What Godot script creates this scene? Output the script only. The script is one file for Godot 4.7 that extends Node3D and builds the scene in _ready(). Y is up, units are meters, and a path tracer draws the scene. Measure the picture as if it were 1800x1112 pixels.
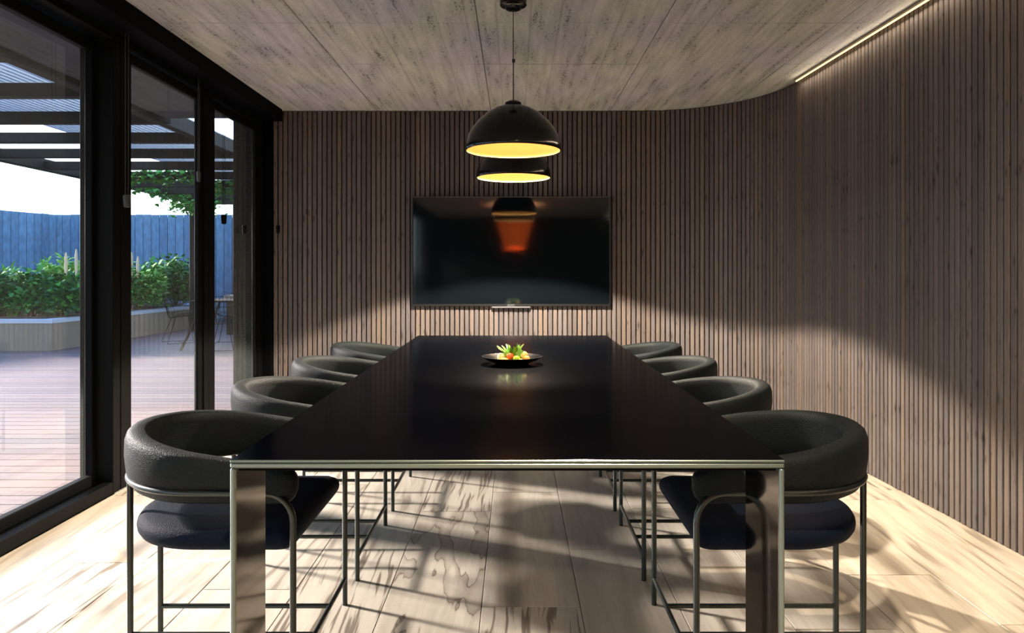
extends Node3D
# Camera stands at the origin, 1.16 m up, looking along -z. Helper V(x, y, d) places a point d metres in front of it.

const CEIL := 2.505
const BACK := 6.2
const REAR := -6.0
const WIN := -2.095      # inner face of the window frames

var M := {}              # materials
var rng := RandomNumberGenerator.new()
var taken := {}


func _ready() -> void:
	rng.seed = 7
	# ---- camera
	var cam := Camera3D.new()
	cam.name = "camera"
	cam.projection = Camera3D.PROJECTION_FRUSTUM
	cam.near = 0.05
	cam.far = 200.0
	var f := 1300.0 / 1112.0                      # focal length in frame heights
	cam.size = cam.near / f
	cam.frustum_offset = Vector2(-5.0, -79.0) / 1300.0 * cam.near
	cam.position = Vector3(0, 1.16, 0)
	add_child(cam)
	cam.current = true
	# ---- sky
	var sky := ProceduralSkyMaterial.new()
	sky.sky_top_color = Color(0.34, 0.58, 0.90)
	sky.sky_horizon_color = Color(0.90, 0.985, 1.0)
	sky.sky_curve = 0.5
	sky.ground_bottom_color = Color(0.35, 0.33, 0.32)
	sky.ground_horizon_color = Color(0.6, 0.62, 0.65)
	sky.sun_angle_max = 1.0
	var env := Environment.new()
	env.background_mode = Environment.BG_SKY
	env.sky = Sky.new()
	env.sky.sky_material = sky
	env.background_energy_multiplier = 2.6
	env.tonemap_mode = Environment.TONE_MAPPER_LINEAR
	env.tonemap_exposure = 1.75
	env.sdfgi_enabled = true
	env.ssao_enabled = true
	env.ssil_enabled = true
	var we := WorldEnvironment.new()
	we.name = "world"
	we.environment = env
	add_child(we)
	# ---- sun: low, from beyond the terrace on the left
	var sun := DirectionalLight3D.new()
	sun.name = "sun"
	sun.light_color = Color(1.0, 0.96, 0.93)
	sun.light_energy = 4.7
	sun.light_angular_distance = 5.0
	sun.shadow_enabled = true
	sun.sky_mode = DirectionalLight3D.SKY_MODE_LIGHT_ONLY
	add_child(sun)
	var el := deg_to_rad(21.0)
	var going := Vector3(0.92 * cos(el), -sin(el), 0.39 * cos(el))
	sun.look_at_from_position(-going * 10.0, Vector3.ZERO)

	make_materials()
	room_shell()
	windows()
	slat_walls()
	led_strip()
	terrace()
	dining_table()
	chairs()
	television()
	pendants()
	mirrored_lamp()
	unseen_downlights()
	fruit_bowl()
	blind_pulls()
	garden()
	garden_furniture()


# ------------------------------------------------------------------ helpers

func V(x: float, y: float, d: float) -> Vector3:
	return Vector3(x, y, -d)


func numbered(called: String) -> String:
	var n: int = taken.get(called, 0)
	taken[called] = n + 1
	return called if n == 0 else "%s_%03d" % [called, n]


func thing(called: String, label: String, category: String, at := Vector3.ZERO, group := "") -> Node3D:
	var o := Node3D.new()
	o.name = numbered(called)
	o.position = at
	add_child(o, true)
	tag(o, label, category, group)
	return o


func tag(o: Node, label: String, category: String, group := "") -> void:
	if label:
		o.set_meta("label", label)
	if category:
		o.set_meta("category", category)
	if group:
		o.set_meta("group", group)


func part(called: String, mesh: Mesh, mat: Material, parent: Node, at := Vector3.ZERO, turn := 0.0) -> MeshInstance3D:
	var o := MeshInstance3D.new()
	var n := 0
	var nm := called
	while parent.has_node(nm):
		n += 1
		nm = "%s_%03d" % [called, n]
	o.name = nm
	o.mesh = mesh
	o.material_override = mat
	o.position = at
	o.rotation.y = turn
	parent.add_child(o, true)
	return o


# a piece of a set too large for the has_node search: numbers are handed in
func piece(called: String, k: int, mesh: Mesh, mat: Material, parent: Node, at := Vector3.ZERO, turn := 0.0) -> MeshInstance3D:
	var o := MeshInstance3D.new()
	o.name = called if k == 0 else "%s_%03d" % [called, k]
	o.mesh = mesh
	o.material_override = mat
	o.position = at
	o.rotation.y = turn
	parent.add_child(o, true)
	return o


func struct_root(called: String, label: String, category: String) -> Node3D:
	var o := thing(called, label, category)
	o.set_meta("kind", "structure")
	return o


# Collects closed shapes and turns them into one mesh with creased normals.
class Shape:
	var v := PackedVector3Array()
	var uv := PackedVector2Array()
	var t := PackedInt32Array()

	func add(pv: PackedVector3Array, puv: PackedVector2Array, pt: PackedInt32Array) -> void:
		var c := Vector3.ZERO
		for p in pv:
			c += p
		c /= pv.size()
		var vol := 0.0
		for k in range(0, pt.size(), 3):
			vol += (pv[pt[k]] - c).dot((pv[pt[k + 1]] - c).cross(pv[pt[k + 2]] - c))
		var base := v.size()
		v.append_array(pv)
		uv.append_array(puv)
		for k in range(0, pt.size(), 3):
			t.append(base + pt[k])
			if vol > 0.0:                       # Godot's fronts run clockwise
				t.append(base + pt[k + 2])
				t.append(base + pt[k + 1])
			else:
				t.append(base + pt[k + 1])
				t.append(base + pt[k + 2])

	# box between two corners with chamfered edges
	func box(a: Vector3, b: Vector3, ch := 0.004, us := 1.0, uo := Vector2.ZERO) -> Shape:
		var lo := a.min(b)
		var hi := a.max(b)
		var c := (lo + hi) / 2
		var h := (hi - lo) / 2
		ch = minf(ch, minf(h.x, minf(h.y, h.z)) * 0.8)
		var pv := PackedVector3Array()
		var puv := PackedVector2Array()
		var pt := PackedInt32Array()
		for sx in [-1, 1]:
			for sy in [-1, 1]:
				for sz in [-1, 1]:
					for ax in 3:
						var q := h - Vector3(ch, ch, ch)
						q[ax] = h[ax]
						pv.append(c + Vector3(q.x * sx, q.y * sy, q.z * sz))
		for p in pv:
			puv.append(Vector2(0, 0))
		var id := func(x: int, y: int, z: int, ax: int) -> int: return ((x * 2 + y) * 2 + z) * 3 + ax
		var quad := func(i: int, j: int, k: int, l: int) -> void:
			var n := (pv[j] - pv[i]).cross(pv[l] - pv[i])
			if n.dot((pv[i] + pv[k]) / 2 - c) < 0:
				pt.append_array([i, l, k, i, k, j])
			else:
				pt.append_array([i, j, k, i, k, l])
		for s in 2:
			quad.call(id.call(s, 0, 0, 0), id.call(s, 1, 0, 0), id.call(s, 1, 1, 0), id.call(s, 0, 1, 0))
			quad.call(id.call(0, s, 0, 1), id.call(1, s, 0, 1), id.call(1, s, 1, 1), id.call(0, s, 1, 1))
			quad.call(id.call(0, 0, s, 2), id.call(1, 0, s, 2), id.call(1, 1, s, 2), id.call(0, 1, s, 2))
		for s in 2:
			for u in 2:
				quad.call(id.call(s, u, 0, 0), id.call(s, u, 1, 0), id.call(s, u, 1, 1), id.call(s, u, 0, 1))
				quad.call(id.call(s, 0, u, 0), id.call(s, 1, u, 0), id.call(s, 1, u, 2), id.call(s, 0, u, 2))
				quad.call(id.call(0, s, u, 1), id.call(1, s, u, 1), id.call(1, s, u, 2), id.call(0, s, u, 2))
		for x in 2:
			for y in 2:
				for z in 2:
					var i: int = id.call(x, y, z, 0)
					var n := (pv[i + 1] - pv[i]).cross(pv[i + 2] - pv[i])
					if n.dot(pv[i] - c) < 0:
						pt.append_array([i, i + 2, i + 1])
					else:
						pt.append_array([i, i + 1, i + 2])
		# flat coordinates along the two longest axes: u across, v along
		var order := [0, 1, 2]
		order.sort_custom(func(p, q): return h[p] > h[q])
		for k in pv.size():
			var d: Vector3 = pv[k] - lo
			puv[k] = Vector2(d[order[1]] + d[order[2]] * 0.7, d[order[0]]) * us + uo
		add(pv, puv, pt)
		return self

	# rows of points, each row the same length; closed around, capped at both ends
	func loft(rows: Array, caps := true) -> Shape:
		var n: int = rows[0].size()
		var pv := PackedVector3Array()
		var puv := PackedVector2Array()
		var pt := PackedInt32Array()
		for r in rows.size():
			for k in n:
				pv.append(rows[r][k])
				puv.append(Vector2(float(k) / n, float(r) / maxf(1, rows.size() - 1)))
		for r in rows.size() - 1:
			for k in n:
				var a := r * n + k
				var b := r * n + (k + 1) % n
				pt.append_array([a, b, b + n, a, b + n, a + n])
		if caps:
			for e in [0, rows.size() - 1]:
				var c := Vector3.ZERO
				for k in n:
					c += rows[e][k]
				pv.append(c / n)
				puv.append(Vector2(0.5, 0.5))
				var m := pv.size() - 1
				for k in n:
					var a: int = e * n + k
					var b: int = e * n + (k + 1) % n
					pt.append_array([m, b, a] if e == 0 else [m, a, b])
		add(pv, puv, pt)
		return self

	func tube(path: Array, r: float, sides := 10, shut := false) -> Shape:
		var rows := []
		var n := path.size()
		var up := Vector3.UP
		var last := Vector3.ZERO
		for k in n:
			var p: Vector3 = path[k]
			var before: Vector3 = path[(k - 1 + n) % n] if shut else path[maxi(k - 1, 0)]
			var after: Vector3 = path[(k + 1) % n] if shut else path[mini(k + 1, n - 1)]
			var dir := (after - before).normalized()
			if last == Vector3.ZERO:
				up = Vector3.RIGHT if absf(dir.y) > 0.9 else Vector3.UP
			var side := dir.cross(up).normalized()
			up = side.cross(dir).normalized()
			last = dir
			var ring := PackedVector3Array()
			for s in sides:
				var a := TAU * s / sides
				ring.append(p + (side * cos(a) + up * sin(a)) * r)
			rows.append(ring)
		if shut:
			rows.append(rows[0])
		return loft(rows, not shut)

	# profile of Vector2(radius, height), turned round the y axis
	func lathe(prof: Array, at := Vector3.ZERO, segs := 40) -> Shape:
		var rows := []
		for p in prof:
			var ring := PackedVector3Array()
			for s in segs:
				var a := TAU * s / segs
				ring.append(at + Vector3(cos(a) * p.x, p.y, sin(a) * p.x))
			rows.append(ring)
		return loft(rows, true)

	# a profile closed on itself (a shell with thickness)
	func lathe_ring(prof: Array, at := Vector3.ZERO, segs := 48) -> Shape:
		var rows := []
		for p in prof + [prof[0]]:
			var ring := PackedVector3Array()
			for s in segs:
				var a := TAU * s / segs
				ring.append(at + Vector3(cos(a) * p.x, p.y, sin(a) * p.x))
			rows.append(ring)
		return loft(rows, false)

	func ball(c: Vector3, r: Vector3, segs := 14) -> Shape:
		var rows := []
		for k in range(1, segs):
			var a := PI * k / segs
			var ring := PackedVector3Array()
			for s in segs * 2:
				var b := TAU * s / (segs * 2)
				ring.append(c + Vector3(sin(a) * cos(b) * r.x, cos(a) * r.y, sin(a) * sin(b) * r.z))
			rows.append(ring)
		return loft(rows, true)

	func mesh(crease := 38.0) -> ArrayMesh:
		var near := {}
		var fn := PackedVector3Array()
		for k in range(0, t.size(), 3):
			var n := -(v[t[k + 1]] - v[t[k]]).cross(v[t[k + 2]] - v[t[k]])
			fn.append(n)
			for j in 3:
				var key := Vector3i((v[t[k + j]] * 20000.0).round())
				if near.has(key):
					near[key].append(k / 3)
				else:
					near[key] = [k / 3]
		var pv := PackedVector3Array()
		var pn := PackedVector3Array()
		var pu := PackedVector2Array()
		var cosc := cos(deg_to_rad(crease))
		for k in range(0, t.size(), 3):
			var me := fn[k / 3]
			if me.length_squared() < 1e-20:
				continue
			var men := me.normalized()
			for j in 3:
				var p := v[t[k + j]]
				var s := Vector3.ZERO
				for q in near[Vector3i((p * 20000.0).round())]:
					var qn := fn[q]
					if qn.length_squared() > 1e-20 and qn.normalized().dot(men) > cosc:
						s += qn
				pv.append(p)
				pn.append(s.normalized() if s.length_squared() > 1e-20 else men)
				pu.append(uv[t[k + j]])
		var a := []
		a.resize(Mesh.ARRAY_MAX)
		a[Mesh.ARRAY_VERTEX] = pv
		a[Mesh.ARRAY_NORMAL] = pn
		a[Mesh.ARRAY_TEX_UV] = pu
		var am := ArrayMesh.new()
		am.add_surface_from_arrays(Mesh.PRIMITIVE_TRIANGLES, a)
		return am


func boxm(a: Vector3, b: Vector3, ch := 0.004, us := 1.0, uo := Vector2.ZERO) -> ArrayMesh:
	return Shape.new().box(a, b, ch, us, uo).mesh()


# ------------------------------------------------------------------ materials

func flat(c: Color, rough := 0.6, metal := 0.0) -> StandardMaterial3D:
	var m := StandardMaterial3D.new()
	m.albedo_color = c
	m.roughness = rough
	m.metallic = metal
	return m


func noise(seed_: int, freq: float, oct := 3) -> FastNoiseLite:
	var n := FastNoiseLite.new()
	n.seed = seed_
	n.noise_type = FastNoiseLite.TYPE_SIMPLEX_SMOOTH
	n.frequency = freq
	n.fractal_octaves = oct
	return n


# paints w x h pixels with fn(x, y) -> Color
func paint(w: int, h: int, fn: Callable) -> ImageTexture:
	var d := PackedByteArray()
	d.resize(w * h * 3)
	var k := 0
	for y in h:
		for x in w:
			var c: Color = fn.call(x, y)
			d[k] = clampi(int(c.r * 255.0), 0, 255)
			d[k + 1] = clampi(int(c.g * 255.0), 0, 255)
			d[k + 2] = clampi(int(c.b * 255.0), 0, 255)
			k += 3
	return ImageTexture.create_from_image(Image.create_from_data(w, h, false, Image.FORMAT_RGB8, d))


func make_materials() -> void:
	# slats: 16 slats side by side, 2.56 m of height
	var n1 := noise(11, 1.0, 3)
	var n2 := noise(12, 1.0, 2)
	var knots := []
	for k in 130:
		knots.append([rng.randf() * 512.0, rng.randf() * 1024.0, 1.6 + rng.randf() * rng.randf() * 6.0])
	var kmap := PackedFloat32Array()
	kmap.resize(512 * 1024)
	for q in knots:
		for y in range(int(q[1]) - 30, int(q[1]) + 30):
			for x in range(int(q[0]) - 12, int(q[0]) + 12):
				var dx: float = (x - q[0]) / q[2]
				var dy: float = (y - q[1]) / (q[2] * 1.7)
				var i: int = (posmod(y, 1024)) * 512 + posmod(x, 512)
				kmap[i] = maxf(kmap[i], exp(-(dx * dx + dy * dy)))
	var slat_tex := paint(512, 1024, func(x: int, y: int) -> Color:
		var strip := x / 32
		var g := n1.get_noise_2d(x * 0.22, y * 0.012 + strip * 50.0)
		var fine := n2.get_noise_2d(x * 0.6 + 300.0, y * 0.03)
		var s := 0.84 + 0.13 * g + 0.09 * fine
		var c := Color(0.50, 0.465, 0.445).lerp(Color(0.515, 0.465, 0.425), 0.5 + 0.5 * sin(strip * 2.4)) * s
		return c.lerp(Color(0.16, 0.12, 0.10), 0.8 * kmap[y * 512 + x]))
	M.slats = []
	for tint in [Color(0.80, 0.80, 0.835), Color(0.745, 0.735, 0.755), Color(0.83, 0.805, 0.795), Color(0.70, 0.70, 0.74)]:
		var m := flat(tint, 0.62)
		m.albedo_texture = slat_tex
		M.slats.append(m)
	M.slat_back = flat(Color(0.035, 0.03, 0.03), 0.9)

	# concrete, 4.5 m by 3.2 m
	var c1 := noise(21, 1.0, 4)
	var c2 := noise(22, 1.0, 3)
	var c3 := noise(23, 1.0, 2)
	var conc := func(x: int, y: int) -> Color:
		var streak := c1.get_noise_2d(x * 0.075, y * 0.006)
		var wide := c2.get_noise_2d(x * 0.006, y * 0.004)
		var fine := c3.get_noise_2d(x * 0.30, y * 0.09)
		var tone := c1.get_noise_2d(x * 0.022 + 400.0, y * 0.0045)
		var s := 0.86 + 0.10 * streak + 0.065 * fine + 0.05 * wide + 0.11 * tone
		var board := absf(fposmod(x / 1024.0 * 4.5, 0.16) - 0.08)      # faint lines of the form boards
		if board < 0.004:
			s -= 0.08 + 0.08 * fine
		if streak * 0.6 + fine * 0.5 + tone * 0.3 < -0.46:
			s -= 0.22
		var c := Color(0.76, 0.78, 0.755).lerp(Color(0.715, 0.72, 0.765), clampf(0.5 + 1.3 * wide, 0.0, 1.0))
		return c * s
	var conc_tex := paint(1024, 768, conc)
	var con := flat(Color(1, 1, 1), 0.85)
	con.albedo_texture = conc_tex
	con.uv1_triplanar = true
	con.uv1_world_triplanar = true
	con.uv1_scale = Vector3(1 / 4.5, 1 / 4.5, 1 / 3.2)
	con.heightmap_enabled = true
	con.heightmap_texture = conc_tex
	con.heightmap_scale = 0.8
	M.concrete = con
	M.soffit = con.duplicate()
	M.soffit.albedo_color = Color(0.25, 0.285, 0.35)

	# floor boards: four different faces of wood, each 0.34 by 1.33 m
	M.floor = []
	var f1 := noise(31, 1.0, 3)
	var f2 := noise(32, 1.0, 2)
	for kind in 5:
		var off := 700.0 * kind
		var fx := func(x: int, y: int) -> Color:
			var slant: float = [0.0, 0.03, -0.05, 0.10, -0.02][kind]
			var px := x + y * slant + 13.0 * f1.get_noise_2d(x * 0.006 + off, y * 0.0032)
			var fine := f2.get_noise_2d(px * 0.50 + off, y * 0.015)
			var hatch := f2.get_noise_2d(x * 0.02 + off, y * 0.55)
			var soft := f1.get_noise_2d(px * 0.020 + off + 90.0, y * 0.0026)
			var band := f1.get_noise_2d(px * 0.060 + off + 40.0, y * 0.0035)
			var s := 0.91 + 0.045 * fine + 0.030 * hatch
			var dark := clampf(0.11 + 0.26 * soft + 0.11 * band, 0.0, 0.6)
			if kind == 0:                                        # plain, finely cross-hatched
				dark *= 0.55
			elif kind == 1:                                      # one dark wandering vein
				var ph := f1.get_noise_2d(x * 0.0075 + off, y * 0.0034) * 3.0 + 0.3 * band
				dark = dark * 0.7 + 0.85 * exp(-pow(absf(ph - 0.30) * 15.0, 1.15)) + 0.20 * smoothstep(0.25, 0.4, ph) * (1.0 - smoothstep(0.6, 1.4, ph))
			elif kind == 2:                                      # broad smoky streaks
				dark = dark * 0.6 + 0.62 * smoothstep(0.12, 0.42, band + 0.5 * soft)
			elif kind == 3:                                      # slanting flame figure
				dark = dark * 1.15 + 0.20 * smoothstep(0.2, 0.5, soft)
			else:                                                # smoked along one edge
				dark = dark * 0.8 + 0.5 * smoothstep(0.50, 0.68, px / 256.0) * (1.0 - smoothstep(0.68, 0.95, px / 256.0))
			return (Color(0.815, 0.775, 0.705) * s).lerp(Color(0.36, 0.315, 0.265), clampf(dark, 0.0, 0.85))
		var tex := paint(256, 640, fx)
		var m := flat(Color(1, 1, 1), 0.38)
		m.albedo_texture = tex
		M.floor.append(m)
	M.floor_base = flat(Color(0.36, 0.32, 0.27), 0.9)

	# terrace boards
	var d1 := noise(41, 1.0, 3)
	var deck_tex := paint(256, 512, func(x: int, y: int) -> Color:
		var g := d1.get_noise_2d(x * 0.25, y * 0.012)
		return Color(0.43, 0.352, 0.35) * (0.88 + 0.16 * g))
	M.deck = []
	for tint in [Color(1, 0.97, 0.98), Color(0.90, 0.85, 0.86), Color(0.98, 0.90, 0.86), Color(0.85, 0.82, 0.86)]:
		var m := flat(tint, 0.6)
		m.albedo_texture = deck_tex
		M.deck.append(m)
	M.fence = []
	var fence_tex := paint(128, 512, func(x: int, y: int) -> Color:
		var g := d1.get_noise_2d(x * 0.3 + 900.0, y * 0.02)
		return Color(0.95, 0.95, 0.95) * (0.90 + 0.14 * g))
	for tint in [Color(0.34, 0.50, 0.64), Color(0.32, 0.48, 0.62), Color(0.355, 0.52, 0.66), Color(0.305, 0.46, 0.605)]:
		var m := flat(tint, 0.8)
		m.albedo_texture = fence_tex
		M.fence.append(m)

	M.frame = flat(Color(0.042, 0.045, 0.048), 0.5)
	M.frame.metallic_specular = 0.17
	M.frame_dark = flat(Color(0.020, 0.023, 0.032), 0.6)
	M.frame_dark.metallic_specular = 0.12
	M.glass = flat(Color(0.86, 0.93, 0.95, 0.06), 0.0)
	M.glass.transparency = BaseMaterial3D.TRANSPARENCY_ALPHA
	M.beam = flat(Color(0.055, 0.055, 0.058), 0.7)
	M.beam.metallic_specular = 0.3
	M.black_gloss = flat(Color(0.006, 0.008, 0.018), 0.12)
	M.black_gloss.metallic_specular = 0.19
	M.table_metal = flat(Color(0.46, 0.51, 0.49), 0.33, 0.9)
	M.table_mirror = flat(Color(0.50, 0.46, 0.41), 0.07, 1.0)
	M.chair_metal = flat(Color(0.23, 0.245, 0.235), 0.34, 0.85)
	var lea := NoiseTexture2D.new()
	lea.width = 256
	lea.height = 256
	lea.seamless = true
	lea.as_normal_map = true
	lea.bump_strength = 5.0
	lea.noise = noise(51, 0.09, 3)
	for nm in ["leather", "seat_cloth"]:
		var m := flat(Color(0.048, 0.073, 0.077) if nm == "leather" else Color(0.022, 0.055, 0.12), 0.6 if nm == "leather" else 0.7)
		m.normal_enabled = true
		m.normal_texture = lea
		m.normal_scale = 1.0
		m.uv1_triplanar = true
		m.uv1_scale = Vector3(10, 10, 10)
		m.rim_enabled = true
		m.metallic_specular = 0.25 if nm == "leather" else 0.2
		m.rim = 0.05
		m.rim_tint = 0.3
		M[nm] = m
	M.screen = flat(Color(0.03, 0.05, 0.065), 0.055)
	M.screen.metallic_specular = 0.5
	M.bezel = flat(Color(0.015, 0.015, 0.017), 0.35)
	M.silver = flat(Color(0.55, 0.56, 0.58), 0.35, 0.8)
	M.lamp_black = flat(Color(0.012, 0.013, 0.014), 0.12)
	M.lamp_black.clearcoat_enabled = true
	M.lamp_black.clearcoat = 0.15
	M.lamp_black.metallic_specular = 0.36
	M.lamp_gold = flat(Color(0.92, 0.76, 0.48), 0.6)
	M.copper = flat(Color(0.85, 0.42, 0.13), 0.45, 0.3)
	M.cord = flat(Color(0.10, 0.10, 0.10), 0.7)
	M.bowl = flat(Color(0.015, 0.016, 0.018), 0.14)
	M.stone = flat(Color(0.46, 0.42, 0.37), 0.8)
	M.stone_top = flat(Color(0.62, 0.64, 0.68), 0.75)
	M.soil = flat(Color(0.16, 0.12, 0.09), 0.95)
	M.leafs = []
	for c in [Color(0.16, 0.38, 0.16), Color(0.24, 0.48, 0.18), Color(0.42, 0.60, 0.26), Color(0.13, 0.33, 0.18)]:
		var m := flat(c, 0.75)
		m.metallic_specular = 0.3
		m.backlight_enabled = true
		m.backlight = Color(c.r * 0.6, c.g * 0.8, c.b * 0.4)
		M.leafs.append(m)
	M.stem = flat(Color(0.20, 0.15, 0.10), 0.85)
	M.plume = flat(Color(0.74, 0.67, 0.55), 0.95)
	M.weight = flat(Color(0.17, 0.18, 0.17), 0.6)
	M.clad = flat(Color(0.085, 0.068, 0.066), 0.8)
	M.clad.metallic_specular = 0.25
	M.ground = flat(Color(0.30, 0.28, 0.26), 0.95)


# ------------------------------------------------------------------ the room

func wall_x(d: float) -> float:             # the right wall stands a little askew
	return 2.2035 - 0.037 * d


func room_shell() -> void:
	# floor: boards 0.342 m wide, ends staggered column by column
	var fl := struct_root("floor", "pale wood plank floor with grey and brown figured grain", "floor")
	part("subfloor", boxm(V(-2.3, -0.2, REAR - 0.05), V(2.9, -0.012, 6.5), 0.002), M.floor_base, fl)
	var ends := {0: 2.56, 1: 3.09, -2: 3.09, -1: 2.25, 4: 2.83, 5: 3.76, 2: 3.62, 3: 2.40, -3: 2.70, -4: 3.35, -5: 2.95, -6: 2.50}
	var faces := {}
	var k := 0
	for col in range(-6, 7):
		var x0 := -0.115 + 0.342 * col
		var x1 := x0 + 0.342
		x0 = maxf(x0, -2.09)
		x1 = minf(x1, 2.42)
		if x1 - x0 < 0.02:
			continue
		var e: float = ends.get(col, 2.6)
		var d0 := e - 1.33 * ceilf((e - REAR) / 1.33)
		while d0 < 6.3:
			var a := maxf(d0, REAR)
			var b := minf(d0 + 1.33, 6.3)
			if b - a > 0.03:
				var kind: int = [0, 3, 4, 0, 2, 3, 4][rng.randi() % 7]
				if col == 0 and absf(d0 - 1.23) < 0.1: kind = 2
				if col == 0 and absf(d0 - 2.56) < 0.1: kind = 4
				if col == -1 and d0 > 2.0 and d0 < 3.0: kind = 1
				if col == 1 and d0 > 1.5 and d0 < 3.0: kind = 0
				if col == 1 and d0 > 3.0 and d0 < 3.2: kind = 0
				if col == -1 and d0 < 2.0: kind = 3
				if col == 5: kind = 3
				var sh := Shape.new().box(Vector3(x0 + 0.0012, -0.012, -a - 0.0012), Vector3(x1 - 0.0012, 0.0, -b + 0.0012), 0.0012)
				var flip := rng.randf() < 0.5
				for i in sh.v.size():
					var u := (sh.v[i].x - (-0.115 + 0.342 * col)) / 0.342
					var w := (-sh.v[i].z - d0) / 1.33
					sh.uv[i] = Vector2(1.0 - u if flip else u, clampf(w, 0.003, 0.997))
				piece("floor_plank", k, sh.mesh(), M.floor[kind], fl)
				k += 1
			d0 += 1.33
	# ceiling: concrete cast in panels, thin joints between them; the slab carries on outside as a canopy
	var ce := struct_root("ceiling", "raw board-marked concrete ceiling cast in panels", "ceiling")
	part("slab", boxm(V(-3.07, CEIL + 0.02, REAR - 0.05), V(2.9, CEIL + 0.3, 6.6), 0.01), M.concrete, ce)
	part("canopy_edge", boxm(V(-3.12, CEIL - 0.03, REAR - 0.05), V(-3.07, CEIL + 0.3, 6.6), 0.004), M.frame_dark, ce)
	var xs := [-2.0, -1.15, -0.2, 0.8, 1.75, 2.75]
	var ds := [-6.0, -4.8, -4.0, -3.2, -2.4, -1.6, -0.8, 0.0, 0.8, 1.6, 2.4, 3.2, 4.0, 4.8, 6.3]
	k = 0
	for i in xs.size() - 1:
		for j in ds.size() - 1:
			var drop := rng.randf() * 0.0025
			piece("concrete_panel", k, boxm(V(xs[i] + 0.002, CEIL - drop, ds[j] + 0.002), V(xs[i + 1] - 0.002, CEIL + 0.025, ds[j + 1] - 0.002), 0.003), M.concrete, ce)
			k += 1
	k = 0
	for j in range(0, 9):
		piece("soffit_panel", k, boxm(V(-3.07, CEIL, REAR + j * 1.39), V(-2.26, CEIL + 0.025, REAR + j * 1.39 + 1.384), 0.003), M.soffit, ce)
		k += 1
	# unseen wall behind the camera, dark to keep the television reflection dark
	var re := struct_root("wall_rear", "unseen charcoal plaster wall behind the viewer, dark for the television reflection", "wall")
	part("plaster", boxm(V(-2.35, -0.1, REAR - 0.25), V(2.9, 2.8, REAR - 0.05), 0.004), flat(Color(0.16, 0.17, 0.18), 0.9), re)


func slat_mesh(w: float, h: float, depth: float, variant: int, y0 := 0.0) -> ArrayMesh:
	var sh := Shape.new().box(Vector3(-w / 2, y0, 0), Vector3(w / 2, h, depth), 0.003)
	for i in sh.v.size():
		var p := sh.v[i]
		sh.uv[i] = Vector2((variant + 0.5 + (p.x / w) * 0.8 + (p.z / depth - 1.0) * 0.1) / 16.0, p.y / 2.56 + variant * 0.37)
	return sh.mesh()


func slat_walls() -> void:
	var pitch := 0.041
	var variants := []
	for k in 16:
		variants.append(slat_mesh(0.0322, CEIL - 0.004, 0.024, k, 0.003))
	# back wall
	var wb := struct_root("wall_back", "back wall of narrow vertical brown wooden slats", "wall")
	part("backing", boxm(V(-2.35, -0.1, BACK), V(1.1, 2.8, BACK + 0.25), 0.002), M.slat_back, wb)
	var k := 0
	var x := -2.0
	while x < 1.05:
		piece("slat", k, variants[rng.randi() % 16], M.slats[rng.randi() % 4], wb, V(x, 0, BACK), 0.0)
		k += 1
		x += pitch
	# rounded corner: quarter turn of about 0.98 m radius
	var wc := struct_root("wall_corner", "rounded slatted corner joining back wall and right wall", "wall")
	var cx := 1.05
	var cd := 5.2
	var rx := wall_x(5.2) - cx
	var rd := BACK - cd
	var pts := []
	for i in 241:
		var a := PI / 2 * i / 240.0
		pts.append(Vector2(cx + rx * sin(a), cd + rd * cos(a)))
	var outer := []
	for i in 31:
		var a := PI / 2 * i / 30.0
		var row := PackedVector3Array()
		for q in [[0.0, -0.1], [0.0, 2.8], [0.25, 2.8], [0.25, -0.1]]:
			row.append(V(cx + (rx + q[0]) * sin(a), q[1], cd + (rd + q[0]) * cos(a)))
		outer.append(row)
	part("backing", Shape.new().loft(outer).mesh(20.0), M.slat_back, wc)
	var run := pitch - (1.05 - (x - pitch))
	var at := 0.0
	k = 0
	for i in pts.size() - 1:
		var seg: Vector2 = pts[i + 1] - pts[i]
		while run <= at + seg.length():
			var p: Vector2 = pts[i] + seg * ((run - at) / seg.length())
			var dir := seg.normalized()                       # along the wall in (x, d)
			piece("slat", k, variants[rng.randi() % 16], M.slats[rng.randi() % 4], wc, V(p.x, 0, p.y), atan2(dir.y, dir.x))
			k += 1
			run += pitch
		at += seg.length()
	# right wall, from the corner to behind the camera
	var wr := struct_root("wall_right", "right wall of narrow vertical brown wooden slats", "wall")
	var lean := atan2(-1.0, 0.037)
	var bk := []
	for d in [5.2, REAR - 0.05]:
		var row := PackedVector3Array()
		for q in [[0.0, -0.1], [0.0, 2.8], [0.25, 2.8], [0.25, -0.1]]:
			row.append(V(wall_x(d) + q[0], q[1], d))
		bk.append(row)
	part("backing", Shape.new().loft(bk).mesh(20.0), M.slat_back, wr)
	var d := 5.2 - (run - at)
	k = 0
	var rest := Shape.new()
	while d > REAR:
		if d > 0.6:
			piece("slat", k, variants[rng.randi() % 16], M.slats[rng.randi() % 4], wr, V(wall_x(d), 0, d), lean)
			k += 1
		else:                                                     # beside and behind the camera: one piece
			rest.box(V(wall_x(d) - 0.024, 0.003, d - 0.0155), V(wall_x(d), CEIL - 0.004, d + 0.0155), 0.003, 0.4, Vector2(d, d))
		d -= pitch
	var o := part("slats_beside_viewer", rest.mesh(), M.slats[1], wr)
	o.set_meta("kind", "stuff")
	# dark corner trim where windows and slats meet
	var tr := struct_root("trim_1", "black upright trim between windows and slatted back wall", "trim")
	part("trim_board", boxm(V(-2.34, 0, 6.142), V(-2.018, CEIL, BACK), 0.004), M.frame_dark, tr)


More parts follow.
